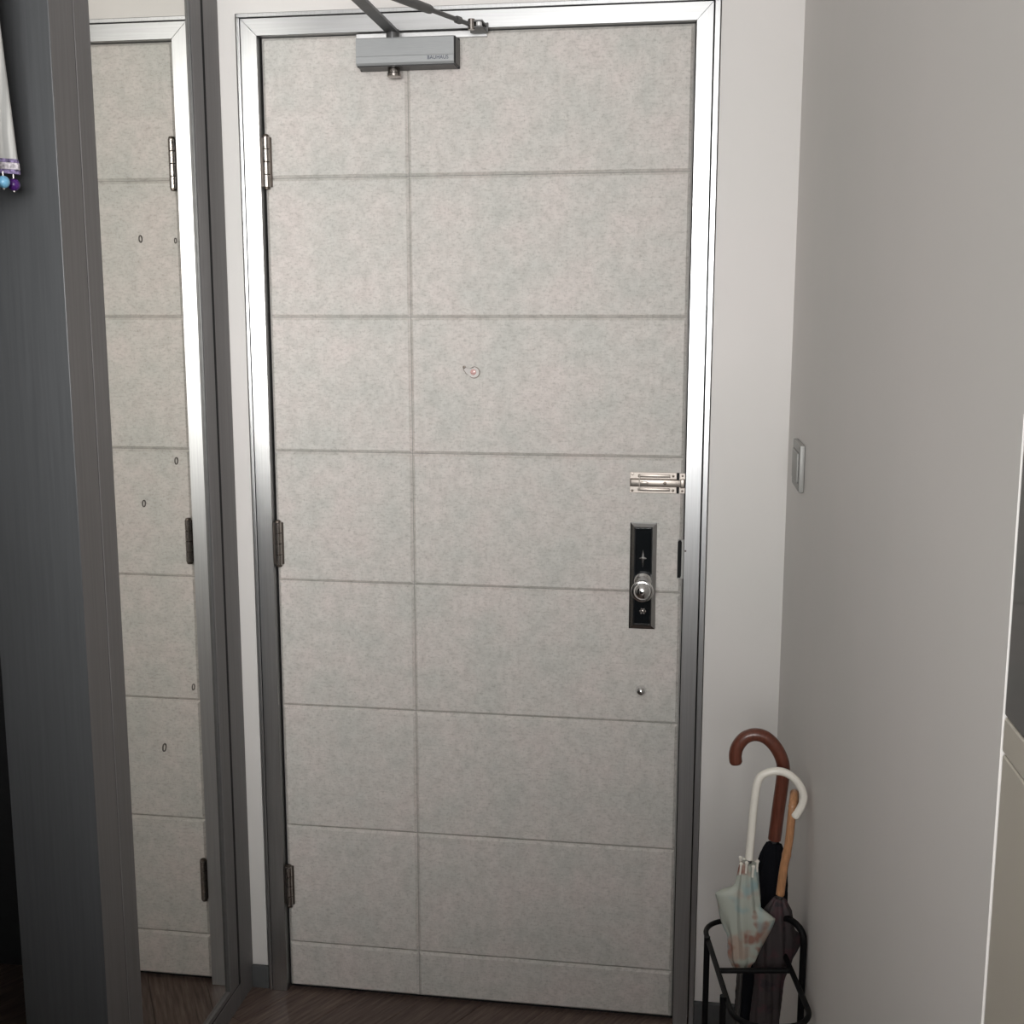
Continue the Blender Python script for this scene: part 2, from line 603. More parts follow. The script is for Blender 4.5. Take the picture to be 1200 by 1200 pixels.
box(bm, XI0 - 0.001, XI1 + 0.001, 0.047, 0.15, 0.0005, 2.112)  # black backing added behind the leaf to stop light leaking through
box(bm, XI0 - 0.001, XI1 + 0.001, 0.012, 0.047, 0.0005, 0.0070)
obj('frame_lining_backing', bm, 'black_gap', fr)
obj('screw', lathe(bmesh.new(), (0.5785, YF - 0.0003, 1.066), (0, -1, 0), [(0, 0.0022), (0.001, 0.002), (0.0012, 0)], 10), 'screw_dark', fr)

# ------------------------------------------------------------------ entrance door leaf
dr = thing('door_1', (0.13, 0, 0), 'closed entrance door clad in beige speckled panels', 'door', kind='structure')
LX0, LX1, LZ0, LZ1 = -0.3062, 0.5738, 0.008, 2.1055
obj('leaf', B(LX0, LX1, 0.0066, 0.045, LZ0, LZ1, 0.001, 1), 'leaf_core', dr)
H = 0.285
zs = [0.0085] + [0.285 * k - 0.1682 for k in range(1, 8)] + [2.1050]
# z of the grooves, bottom to top: 0.1168, 0.4018 ... 1.8268
xs = [-0.3040, 0.0, 0.5712]


def panel(x0, x1, z0, z1):
    b_ = bmesh.new()
    G = 0.0006       # half joint
    c = 0.0052       # chamfer width
    d = 0.0052       # chamfer depth
    rings = []
    for off, y in ((G, 0.0070), (G, d), (G + c, 0.0)):
        rings.append([b_.verts.new((x, y, z)) for x, z in ((x0 + off, z0 + off), (x1 - off, z0 + off), (x1 - off, z1 - off), (x0 + off, z1 - off))])
    b_.faces.new(rings[0]); b_.faces.new(rings[-1])
    for a, c_ in zip(rings, rings[1:]):
        for k in range(4):
            b_.faces.new((a[k], a[(k + 1) % 4], c_[(k + 1) % 4], c_[k]))
    return b_


for i in range(8):
    for j in range(2):
        jx = random.uniform(-0.0006, 0.0006)
        obj('panel', panel(xs[j] + (jx if j == 0 else 0), xs[j + 1], zs[i], zs[i + 1]), 'panel_laminate', dr)

# hinges -----------------------------------------------------------
for z0, z1 in ((1.803, 1.915), (1.003, 1.108), (0.206, 0.312)):
    hx, hy, hr = -0.2985, -0.0085, 0.0078
    n = 4
    h = thing('hinge', (hx - 0.13, hy, z0 - 0.0))
    h.parent = dr
    prof_seg = (z1 - z0 - 0.010) / n
    for k in range(n):
        za = z0 + 0.005 + k * prof_seg
        obj('knuckle', lathe(bmesh.new(), (hx, hy, za), (0, 0, 1), [(0.0003, hr - 0.0010), (0.0011, hr), (prof_seg - 0.0011, hr), (prof_seg - 0.0003, hr - 0.0010)], 18), 'hinge_steel', h, smooth=True)
    bm = bmesh.new()
    lathe(bm, (hx, hy, z0), (0, 0, 1), [(0, 0), (0.0006, 0.004), (0.002, 0.0062), (0.005, 0.0066)], 18)
    lathe(bm, (hx, hy, z1), (0, 0, -1), [(0, 0), (0.0006, 0.004), (0.002, 0.0062), (0.005, 0.0066)], 18)
    tube(bm, [(hx, hy, z0 + 0.004), (hx, hy, z1 - 0.004)], 0.0045, 10)
    obj('pin', bm, 'screw_dark', h, smooth=True)
    obj('hinge_plate_dark_reflection', B(hx - 0.0118, hx + 0.0098, -0.0045, -0.0005, z0 + 0.006, z1 - 0.006, 0.0008, 1), 'screw_dark', h)  # hinge plate, widened to paint in the chrome's dark side reflection

# peephole cover ----------------------------------------------------
pc = thing('peephole_cover', (0.133 - 0.13, -0.001, 1.430))
pc.parent = dr
cx_, cz_ = 0.1345, 1.4292
# teardrop: circle plus tail towards upper left
tear = []
for k in range(30):
    a = math.radians(215 + k * (310 - 70) / 29 * 1.0)
    tear.append((cx_ + 0.0112 * math.cos(a), cz_ + 0.0108 * math.sin(a)))
tear += [(0.1222, 1.4345), (0.1168, 1.4405), (0.1128, 1.4392), (0.1140, 1.4335), (0.1185, 1.4270)]
mx_, mz_ = 0.1300, 1.4315
obj('cover_rim', prism(bmesh.new(), [(mx_ + (x - mx_) * 1.10, mz_ + (z - mz_) * 1.14) for x, z in tear], -0.0028, -0.0002), 'screw_dark', pc)
bm = prism(bmesh.new(), tear, -0.0042, -0.0002)
bmesh.ops.bevel(bm, geom=[e for e in bm.edges if abs(e.verts[0].co.y + 0.0042) < 1e-5 and abs(e.verts[1].co.y + 0.0042) < 1e-5], offset=0.0012, segments=2, affect='EDGES')
obj('cover_plate', bm, 'peephole_metal', pc, smooth=True)
obj('lens', lathe(bmesh.new(), (cx_ - 0.001, -0.0042, cz_ + 0.0005), (0, -1, 0), [(0, 0.0062), (0.0012, 0.0056), (0.002, 0.003), (0.0022, 0)], 24), 'pink_lens', pc, smooth=True)
obj('pivot', lathe(bmesh.new(), (0.1142, -0.0042, 1.4398), (0, -1, 0), [(0, 0.0030), (0.0012, 0.0026), (0.0016, 0)], 16), 'screw_dark', pc, smooth=True)

# surface slide bolt --------------------------------------------------
sb = thing('slide_bolt', (0.51 - 0.13, -0.001, 1.206))
sb.parent = dr
bz = 1.2052
obj('bolt_plate', B(0.4612, 0.5572, -0.0016, -0.0001, 1.1835, 1.2268, 0.0005, 1), 'nickel', sb)
bm = bmesh.new()
for zc in (1.2195, 1.1910):
    box(bm, 0.4780, 0.5440, -0.0044, -0.0014, zc - 0.0032, zc + 0.0032, 0.0014)
obj('bolt_guide', bm, 'nickel', sb, smooth=True)
bm = bmesh.new()
box(bm, 0.4625, 0.5735, -0.0085, -0.0020, bz - 0.0072, bz + 0.0072, 0.0022)
obj('bolt_bar', bm, 'nickel', sb, smooth=True)
obj('bolt_gap_shadow', B(0.4616, 0.5570, -0.0021, -0.0015, bz - 0.0088, bz + 0.0088), 'screw_dark', sb)  # dark strip painted in for the shadow around the bar
obj('bolt_grip', B(0.4835, 0.4990, -0.0115, -0.008, bz - 0.0022, bz + 0.0030, 0.0012), 'nickel', sb, smooth=True)
obj('bolt_clip', B(0.4800, 0.4822, -0.0095, -0.0015, 1.1895, 1.2215, 0.0006, 1), 'nickel', sb)
obj('bolt_knob', lathe(bmesh.new(), (0.5335, -0.0085, bz), (0, -1, 0), [(0, 0.0036), (0.0015, 0.0032), (0.002, 0)], 16), 'screw_dark', sb, smooth=True)
obj('keeper', B(0.5628, 0.5745, -0.0022, -0.0001, 1.1838, 1.2262, 0.0005, 1), 'nickel', sb)
obj('keeper_gap', B(0.5576, 0.5622, -0.0012, -0.0001, 1.1836, 1.2266), 'black_gap', sb)
obj('keeper_loop', B(0.5640, 0.5742, -0.0105, -0.0020, bz - 0.0095, bz + 0.0095, 0.0025), 'nickel', sb, smooth=True)
for sx, sz in ((0.4665, 1.2225), (0.4665, 1.1880), (0.5500, 1.2195), (0.5500, 1.1895), (0.5690, 1.2205), (0.5690, 1.1890)):
    obj('screw', lathe(bmesh.new(), (sx, -0.0014, sz), (0, -1, 0), [(0, 0.0028), (0.0012, 0.0022), (0.0015, 0)], 12), 'screw_dark' if sz < 1.2 or sx > 0.5 else 'nickel', sb, smooth=True)

# lock plate with knob -------------------------------------------------
lk = thing('lock_set', (0.4915 - 0.13, -0.001, 0.8945))
lk.parent = dr


def bevel_plate(x0, x1, z0, z1, y_edge, y_top, w):
    b_ = bmesh.new()
    rings = []
    for off, y in ((0, 0.0), (0, y_edge), (w * 0.25, y_edge - 0.0012), (w * 0.8, y_top), (w, y_top), (w + 0.0008, y_top + 0.0014)):
        rings.append([b_.verts.new((x, y, z)) for x, z in ((x0 + off, z0 + off), (x1 - off, z0 + off), (x1 - off, z1 - off), (x0 + off, z1 - off))])
    for a, c_ in zip(rings, rings[1:]):
        for k in range(4):
            b_.faces.new((a[k], a[(k + 1) % 4], c_[(k + 1) % 4], c_[k]))
    b_.faces.new(rings[0]); b_.faces.new(rings[-1])
    return b_


obj('lock_plate', bevel_plate(0.4640, 0.5190, 0.8945, 1.1215, -0.003, -0.008, 0.0105), 'lock_chrome', lk)
obj('lock_inlay', B(0.4752, 0.5078, -0.0071, -0.0050, 0.9065, 1.1098, 0.0004, 1), 'lock_black', lk)
# four point star key cover
st = []
for k in range(8):
    a = math.pi / 2 + 2 * math.pi * k / 8
    r = 0.0195 if k in (0, 4) else (0.0082 if k in (2, 6) else 0.0040)
    st.append((0.4912 + r * math.cos(a), 1.0465 + r * math.sin(a)))
bm = bmesh.new()
rim = [bm.verts.new((x, -0.0071, z)) for x, z in st]
ctr = bm.verts.new((0.4912, -0.0105, 1.0465))
bkc = bm.verts.new((0.4912, -0.0070, 1.0465))
for k in range(8):
    bm.faces.new((rim[k], rim[(k + 1) % 8], ctr))
    bm.faces.new((rim[(k + 1) % 8], rim[k], bkc))
obj('star_cover', bm, 'chrome', lk)
bm = bmesh.new()
for k in range(6):
    a = 2 * math.pi * k / 6
    lathe(bm, (0.4925 + 0.0052 * math.cos(a), -0.0071, 0.9335 + 0.0052 * math.sin(a)), (0, -1, 0), [(0, 0.0024), (0.0012, 0.0018), (0.0015, 0)], 10)
lathe(bm, (0.4925, -0.0071, 0.9335), (0, -1, 0), [(0, 0.0030), (0.0022, 0.0026), (0.003, 0)], 14)
obj('rosette_ornament', bm, 'hinge_steel', lk, smooth=True)
kb = obj('knob', lathe(bmesh.new(), (0.4928, -0.034, 0.9860), (0, -1, 0),
    [(0.0, 0.012), (0.004, 0.018), (0.010, 0.0222), (0.015, 0.0232), (0.0185, 0.0222), (0.0200, 0.0195), (0.0198, 0.0178), (0.022, 0.0165), (0.027, 0.0120), (0.0295, 0.006), (0.0303, 0)], 40), 'chrome', lk, smooth=True)
obj('knob_rose', lathe(bmesh.new(), (0.4922, -0.007, 0.9990), (0, -1, 0), [(0, 0.0182), (0.005, 0.0180), (0.007, 0.0165), (0.009, 0.0125), (0.018, 0.0112), (0.026, 0.0118)], 36), 'chrome', lk, smooth=True)

# small chrome stud and edge latch
obj('stud_knob', lathe(bmesh.new(), (0.4922, -0.0001, 0.759), (0, -1, 0), [(0, 0.0112), (0.003, 0.0118), (0.008, 0.0108), (0.012, 0.0075), (0.0145, 0.0035), (0.0152, 0)], 28), 'chrome', dr, smooth=True)
el = thing('edge_latch', (0.5675 - 0.13, 0, 1.0055))
el.parent = dr
obj('latch_plate', B(0.5622, 0.5755, -0.0055, -0.0001, 1.0050, 1.0880, 0.0010, 1), 'switch_metal', el)
bm = prism(bmesh.new(), [(0.5628, 1.0075), (0.5690, 1.0075), (0.5705, 1.012), (0.5708, 1.083), (0.5690, 1.0868), (0.5650, 1.0868), (0.5626, 1.083)], -0.0062, -0.004)
obj('latch_slot', bm, 'black_gap', el)

# door closer -----------------------------------------------------------
dc = thing('door_closer', (0.0075 - 0.13, -0.005, 2.034))
dc.parent = dr
bm = bmesh.new()
prof_ = ((-0.0040, 2.0345), (-0.0480, 2.0345), (-0.0515, 2.0385), (-0.0520, 2.0500), (-0.0512, 2.0520), (-0.0510, 2.0840), (-0.0490, 2.0865), (-0.0040, 2.0865))
pa = [bm.verts.new((-0.0912, y, z)) for y, z in prof_]
pb = [bm.verts.new((0.1062, y, z)) for y, z in prof_]
bm.faces.new(pa)
bm.faces.new(pb)
for k in range(len(pa)):
    bm.faces.new((pa[k], pa[(k + 1) % len(pa)], pb[(k + 1) % len(pa)], pb[k]))
obj('closer_body', bm, 'closer_paint', dc)
obj('closer_base', B(-0.0955, 0.1090, -0.005, -0.0001, 2.0325, 2.0905, 0.001, 1), 'black_plastic', dc)
obj('closer_under_shade', B(-0.0900, 0.1055, -0.0470, -0.0052, 2.0322, 2.0344), 'black_plastic', dc)  # black sheet added for the shade under the closer body
obj('end_cap', B(0.1063, 0.1095, -0.050, -0.005, 2.0350, 2.0860, 0.0012, 1), 'black_plastic', dc)
bm = lathe(bmesh.new(), (-0.0195, -0.030, 2.0344), (0, 0, -1), [(0, 0.0115), (0.002, 0.0125), (0.012, 0.0125), (0.0135, 0.0140), (0.0185, 0.0140), (0.0195, 0.0125), (0.0195, 0.0)], 28)
obj('spindle_cap', bm, 'hinge_steel', dc, smooth=True)
obj('mounting_bar', B(-0.103, 0.165, -0.0065, -0.0002, 2.0915, 2.1045, 0.001, 1), 'bright_plate', dc)
bm = bmesh.new()
tube(bm, [(-0.021, -0.030, 2.0855), (-0.021, -0.030, 2.104)], 0.013, 20)
box(bm, -0.0345, -0.0095, -0.380, -0.018, 2.0985, 2.1050, 0.0012)
obj('main_arm', bm, 'closer_arm', dc)
bm = bmesh.new()
E0, E1 = Vector((0.1400, -0.058, 2.103)), Vector((-0.0200, -0.372, 2.112))
dE = (E1 - E0)
tube(bm, [E0, E0 + dE * 0.10, E0 + dE * 0.11, E0 + dE * 0.34], [0.0042, 0.0042, 0.0045, 0.0045], 12)
tube(bm, [E0 + dE * 0.34, E0 + dE * 0.36, E1], [0.0075, 0.0085, 0.0085], 14)
tube(bm, [E0 + dE * 0.085, E0 + dE * 0.125], 0.0070, 6)
tube(bm, [(-0.0200, -0.368, 2.098), (-0.0200, -0.368, 2.122)], 0.010, 16)
obj('link_arm', bm, 'closer_arm', dc, smooth=True)
bm = bmesh.new()
box(bm, 0.136, 0.166, -0.062, -0.0153, 2.1065, 2.1105, 0.0008, 1)
box(bm, 0.136, 0.166, -0.062, -0.0153, 2.0955, 2.0990, 0.0008, 1)
box(bm, 0.133, 0.169, -0.0175, -0.0152, 2.0965, 2.1150, 0.0006, 1)
obj('frame_shoe', bm, 'closer_arm', dc)
obj('shoe_pin', tube(bmesh.new(), [(0.1430, -0.0585, 2.0930), (0.1430, -0.0585, 2.1125)], 0.0066, 16), 'hinge_steel', dc, smooth=True)
obj('shoe_pin', tube(bmesh.new(), [(0.1580, -0.0585, 2.0992), (0.1580, -0.0585, 2.1063)], 0.0058, 14), 'bright_plate', dc, smooth=True)
# printed name on the closer body
fc = bpy.data.curves.new('print', 'FONT')
fc.body = 'BAUHAUS'
fc.size = 0.0102
fc.extrude = 0.00008
fc.space_character = 1.05
tmpo = bpy.data.objects.new('print_tmp', fc)
COL.objects.link(tmpo)
dg = bpy.context.evaluated_depsgraph_get()
me = bpy.data.meshes.new_from_object(tmpo.evaluated_get(dg))
bpy.data.objects.remove(tmpo, do_unlink=True)
bm = bmesh.new()
bm.from_mesh(me)
bpy.data.meshes.remove(me)
xmax = max(v.co.x for v in bm.verts)
sc_ = 0.0425 / xmax
for v in bm.verts:
    v.co = Vector((0.0530 + v.co.x * sc_, -0.0522 - v.co.z, 2.0425 + v.co.y * 1.0))
obj('printed_name', bm, 'closer_print', dc)

# ------------------------------------------------------------------ mirror in its casing
mr = thing('mirror', (-0.40, -0.34, 0.045), 'full height mirror in a dark grey frame beside the entrance door', 'mirror')
SF = -0.3945    # stile front
MB = -0.4010    # mirror face
MY0, MY1 = -0.547, -0.1385
GY0, GY1 = -0.5975, -0.0905
MZ0, MZ1 = 0.067, 2.24
obj('stile', B(-0.425, SF, GY0, MY0, 0.055, 2.285, 0.001, 1), 'grey_casing_paint', mr)
obj('stile', B(-0.425, SF, MY1, GY1, 0.055, 2.285, 0.001, 1), 'grey_casing_paint', mr)
obj('rail', B(-0.425, SF - 0.0004, MY0, MY1, 0.055, MZ0, 0.001, 1), 'grey_casing_paint', mr)
obj('rail', B(-0.425, SF - 0.0004, MY0, MY1, MZ1, 2.285, 0.001, 1), 'grey_casing_paint', mr)
obj('glazing_bead', B(MB - 0.0005, SF - 0.0015, MY1 - 0.0030, MY1 - 0.0003, MZ0, MZ1, 0.0008, 1), 'closer_arm', mr)
mp_ = obj('mirror_pane', B(MB - 0.005, MB, MY0 - 0.004, MY1 + 0.004, MZ0 - 0.004, MZ1 + 0.004), 'mirror_silver', mr)
for y, z, s in ((-0.3887, 1.6797, 1.0), (-0.2405, 1.6862, 0.8), (-0.2810, 1.2671, 1.1), (-0.4270, 1.2058, 1.0), (-0.2487, 0.8022, 1.0), (-0.3922, 0.7267, 1.2)):
    pts = [(MB + 0.0004, y + 0.0058 * s * math.cos(2 * math.pi * k / 18), z + 0.0060 * s * math.sin(2 * math.pi * k / 18)) for k in range(18)]
    obj('glue_ring', tube(bmesh.new(), pts, 0.0009 * s, 6, closed=True), 'mark_dark', mp_)

tr = thing('trim_2', (-0.40, -0.34, 0), 'dark grey painted casing around the mirror', 'casing', kind='structure')
CF = -0.3955
JY = -0.6725
obj('casing_board', B(-0.43, CF, -0.0770, -0.0003, 0.0003, 2.36, 0.001, 1), 'grey_casing_paint', tr)
obj('casing_board', B(-0.4045, CF, JY + 0.0021, -0.5990, 0.0003, 2.36, 0.0004, 1), 'grey_casing_paint', tr)
obj('casing_board', B(-0.43, CF, -0.5990, -0.0770, 0.0003, 0.0505, 0.001, 1), 'grey_casing_paint', tr)
obj('casing_board', B(-0.43, CF, -0.5990, -0.0770, 2.29, 2.36, 0.001, 1), 'grey_casing_paint', tr)
for ga, gb in ((-0.0904, -0.0771), (-0.5989, -0.5976)):
    obj('gap_shade_strip', B(-0.4262, -0.3959, ga, gb, 0.0510, 2.2880), 'black_gap', tr)  # black strips stand in for the shade inside the gaps
obj('gap_shade_strip', B(-0.4262, -0.3962, -0.5970, -0.0910, 0.0507, 0.0548), 'black_gap', tr)
obj('casing_back', B(-0.4295, -0.4265, -0.5985, -0.0775, 0.052, 2.288), 'black_gap', tr)

# doorway jamb (its reveal faces the camera)
jb = thing('trim_3', (-0.475, -1.085, 0), 'dark grey painted jamb of the left doorway', 'door jamb', kind='structure')
bm = B(-0.55, -0.4048, JY + 0.001, -0.6010, 0.0003, 2.30)
box(bm, -0.55, CF, JY, JY + 0.0020, 0.0003, 2.30, 0.0009, 2)
obj('jamb_board', bm, 'grey_jamb_paint', jb)
obj('jamb_board', B(-0.55, -0.4040, -1.5000, -1.470, 0.0003, 2.30, 0.0014, 1), 'grey_jamb_paint', jb)
obj('jamb_head', B(-0.55, -0.4040, -1.470, JY, 2.265, 2.2995, 0.0014, 1), 'grey_jamb_paint', jb)

# ------------------------------------------------------------------ lace valance curtain in the doorway
cu = thing('door_curtain', (-0.44, -1.08, 2.20), 'short white lace curtain with purple braid and beads in the left doorway', 'curtain')
obj('curtain_rod', tube(bmesh.new(), [(-0.44, -1.469, 2.205), (-0.44, JY - 0.001, 2.205)], 0.008, 16), 'bright_plate', cu, smooth=True)


def cloth_strip(zt, zb, xo, nz, thick):
    b_ = bmesh.new()
    ny = 130
    grid = []
    for side in (0, 1):
        g2 = []
        for k in range(nz + 1):
            t = k / nz
            z = zt + (zb - zt) * t
            f = (2.2 - z) / 0.44
            y1 = -0.766 + 0.046 * max(0.0, min(1.1, f)) ** 1.1       # front edge flares out at the hem
            row = []
            for i in range(ny + 1):
                s = i / ny
                y = y1 + (-1.455 - y1) * s
                x = -0.440 + xo + 0.011 * math.sin(s * 2 * math.pi * 13 + 0.6) * (0.6 + 0.4 * f) + (thick if side else 0)
                row.append(b_.verts.new((x, y, z)))
            g2.append(row)
        grid.append(g2)
    for g2 in grid:
        for k in range(nz):
            for i in range(ny):
                b_.faces.new((g2[k][i], g2[k][i + 1], g2[k + 1][i + 1], g2[k + 1][i]))
    for k in range(nz):
        for i in (0, ny):
            b_.faces.new((grid[0][k][i], grid[0][k + 1][i], grid[1][k + 1][i], grid[1][k][i]))
    for i in range(ny):
        for k in (0, nz):
            b_.faces.new((grid[0][k][i], grid[0][k][i + 1], grid[1][k][i + 1], grid[1][k][i]))
    return b_


obj('curtain_cloth', cloth_strip(2.215, 1.772, 0.0, 10, 0.0012), 'curtain_cloth', cu, smooth=True)
obj('braid', cloth_strip(1.774, 1.769, -0.0012, 1, 0.0036), 'braid_lilac', cu)
obj('braid', cloth_strip(1.7685, 1.7590, -0.0016, 1, 0.0044), 'braid_white', cu)
obj('braid', cloth_strip(1.7585, 1.7525, -0.0012, 1, 0.0036), 'braid_lilac', cu)
bead_mesh = {}
for k in range(27):
    y = -0.7300 - 0.0275 * k
    mat = ('bead_purple', 'bead_blue', 'bead_grey')[k % 3]
    zc = (1.7375, 1.7385, 1.7275)[k % 3]
    s = (y + 0.706) / (-1.455 + 0.706)
    x = -0.4360
    if mat not in bead_mesh:
        b_ = bmesh.new()
        R_ = 0.0092
        lathe(b_, (0, 0, -R_), (0, 0, 1), [(R_ - R_ * math.cos(math.pi * q / 12), R_ * math.sin(math.pi * q / 12)) for q in range(13)], 20)
        o = obj('bead', b_, mat, cu, origin=(0, 0, 0), smooth=True)
        bead_mesh[mat] = o.data
        c_ = bmesh.new()
        tube(c_, [(0, 0, 0.0088), (0, 0, 1.7540 - zc)], 0.0011, 8)
        lathe(c_, (0, 0, -0.0112), (0, 0, 1), [(0, 0.0012), (0.0008, 0.0018), (0.0026, 0.0018), (0.003, 0.001)], 10)
        so = obj('bead_pin', c_, 'bead_cap', o, origin=wloc(o))
        bead_mesh[mat + 's'] = so.data
        so.location = (0, 0, 0)
    else:
        o = bpy.data.objects.new('bead', bead_mesh[mat])
        COL.objects.link(o)
        o.parent = cu
        so = bpy.data.objects.new('bead_pin', bead_mesh[mat + 's'])
        COL.objects.link(so)
        so.parent = o
    o.location = Vector((x, y, zc)) - wloc(cu)

# ------------------------------------------------------------------ light switch on the right wall
sw = thing('light_switch', (XR, -0.285, 1.24), 'grey metal light switch on the right wall near the corner', 'light switch')
SX = XR - 0.0095
obj('switch_plate', B(SX, XR - 0.0002, -0.352, -0.218, 1.240, 1.3225, 0.0022), 'switch_metal', sw, smooth=True)
obj('switch_recess', B(SX - 0.0003, SX + 0.001, -0.336, -0.234, 1.2545, 1.3085), 'black_plastic', sw)
obj('switch_groove', B(SX - 0.0003, SX + 0.001, -0.3480, -0.3435, 1.2435, 1.3190), 'black_plastic', sw)
obj('switch_rocker', B(SX - 0.0028, SX + 0.001, -0.3345, -0.2385, 1.2560, 1.3070, 0.0012), 'switch_rocker', sw, smooth=True)

# ------------------------------------------------------------------ built-in cabinet at the right edge
sc = thing('side_cabinet', (1.0, -2.04, 0), 'built-in cabinet with black upper panel and beige lower panel at the right edge', 'cabinet')
CX = XR + 0.0012
obj('cabinet_body', B(CX + 0.02, 1.20, -2.39, -1.6805, 0.0, 2.40), 'beige_laminate', sc)
obj('lower_panel', B(CX, CX + 0.019, -2.39, -1.6815, 0.06, 1.2645, 0.001, 1), 'beige_laminate', sc)
obj('middle_rail', B(CX - 0.0004, CX + 0.019, -2.39, -1.6812, 1.2660, 1.2890, 0.0012, 1), 'beige_laminate', sc)
obj('upper_panel', B(CX - 0.0004, CX + 0.019, -2.39, -1.6812, 1.2902, 2.40, 0.001, 1), 'black_glass', sc)

# ------------------------------------------------------------------ umbrella stand
us = thing('umbrella_stand', (0.70, -0.717, 0), 'black metal umbrella stand with three umbrellas by the right wall', 'umbrella stand')
RC = Vector((0.6985, -0.717, 0))
RW = Vector((0.989, 0.148, 0)).normalized()
RL = Vector((0.148, -0.989, 0)).normalized()


def rring(z, hw, hl, cr, seg=8):
    pts = []
    for (sx, sy, a0) in ((1, 1, 0), (-1, 1, 90), (-1, -1, 180), (1, -1, 270)):
        for k in range(seg + 1):
            a = math.radians(a0 + 90 * k / seg)
            u_ = sx * (hw - cr) + cr * math.cos(a)
            v_ = sy * (hl - cr) + cr * math.sin(a)
            p = RC + RW * u_ + RL * v_
            pts.append((p.x, p.y, z))
    return pts


obj('hoop_ring', tube(bmesh.new(), rring(0.55, 0.0565, 0.150, 0.044), 0.0042, 12, closed=True), 'stand_black', us, smooth=True)
obj('base_ring', tube(bmesh.new(), rring(0.0085, 0.0565, 0.150, 0.044), 0.0042, 12, closed=True), 'stand_black', us, smooth=True)
bm = bmesh.new()
for p in rring(0, 0.054, 0.147, 0.042):
    bm.verts.new((p[0], p[1], 0.0075))
bm.faces.new(bm.verts[:])
ex = bmesh.ops.extrude_face_region(bm, geom=bm.faces[:])
bmesh.ops.translate(bm, verts=[v for v in ex['geom'] if isinstance(v, bmesh.types.BMVert)], vec=(0, 0, 0.0025))
obj('base_tray', bm, 'stand_black', us)
a = RC - RW * 0.0565 + RL * 0.003
b = RC + RW * 0.0565 + RL * 0.003
obj('divider_bar', tube(bmesh.new(), [(a.x, a.y, 0.55), (b.x, b.y, 0.55)], 0.0042, 12), 'stand_black', us, smooth=True)
for px, py, zt in ((0.6280, -0.640, 0.5565), (0.6490, -0.806, 0.5560)):
    obj('post', tube(bmesh.new(), [(px, py, 0.0005), (px, py, zt)], 0.0050, 14), 'stand_black', us, smooth=True)
LA, LB = Vector((0.7725, -0.702, 0)), Vector((0.7395, -0.660, 0))
pts = [LA + Vector((0, 0, z)) for z in (0.0005, 0.30, 0.590)]
for k in range(1, 10):
    a = math.pi * k / 10
    m_ = LA + (LB - LA) * (0.5 - 0.5 * math.cos(a))
    pts.append((m_.x, m_.y, 0.590 + 0.026 * math.sin(a) ** 0.6))
pts += [LB + Vector((0, 0, z)) for z in (0.590, 0.30, 0.009)]
obj('post_loop', tube(bmesh.new(), pts, 0.0052, 14), 'stand_black', us, smooth=True)


# ------------------------------------------------------------------ umbrellas
def canopy(P0, down, prof, folds, amp, flaps, twist=0.0, squash=0.75, nth=96, nt=40):
    """loosely folded cloth around an axis: prof = (distance below hem, radius); flaps = (angle, size, t0, t1, width)"""
    d = Vector(down).normalized()
    e1 = (Vector((1, 0, 0)) - d * d.x).normalized()
    e2 = d.cross(e1)
    if e2.y > 0:
        e2 = -e2
    L = prof[-1][0]
    b_ = bmesh.new()
    rings = []
    for k in range(nt + 1):
        t = L * (k / nt) ** 1.15
        for (ta, ra), (tb, rb) in zip(prof, prof[1:]):
            if ta <= t <= tb + 1e-9:
                r0 = ra + (rb - ra) * (t - ta) / (tb - ta)
                break
        ring = []
        for i in range(nth):
            th = 2 * math.pi * i / nth
            w = th + twist * t
            saw = abs(((w * folds / (2 * math.pi)) % 1.0) * 2 - 1)
            r = r0 * (1 + amp * (saw - 0.5) * 2)
            dt = 0.0
            for fa, fs, t0, t1, fwid in flaps:
                dth = (th - math.radians(fa) + math.pi) % (2 * math.pi) - math.pi
                g = math.exp(-(dth / fwid) ** 2)
                if t0 <= t <= t1:
                    rise = min(1.0, (t - t0) / 0.014)
                    r += fs * g * rise * (1 - (t - t0) / (t1 - t0)) ** 0.8
            ring.append(b_.verts.new(P0 + d * t + e1 * r * math.cos(th) + e2 * (r * math.sin(th) * squash)))
        rings.append(ring)
    for A, C_ in zip(rings, rings[1:]):
        for i in range(nth):
            b_.faces.new((A[i], A[(i + 1) % nth], C_[(i + 1) % nth], C_[i]))
    b_.faces.new(rings[0])
    b_.faces.new(rings[-1])
    return b_, d, e1, e2


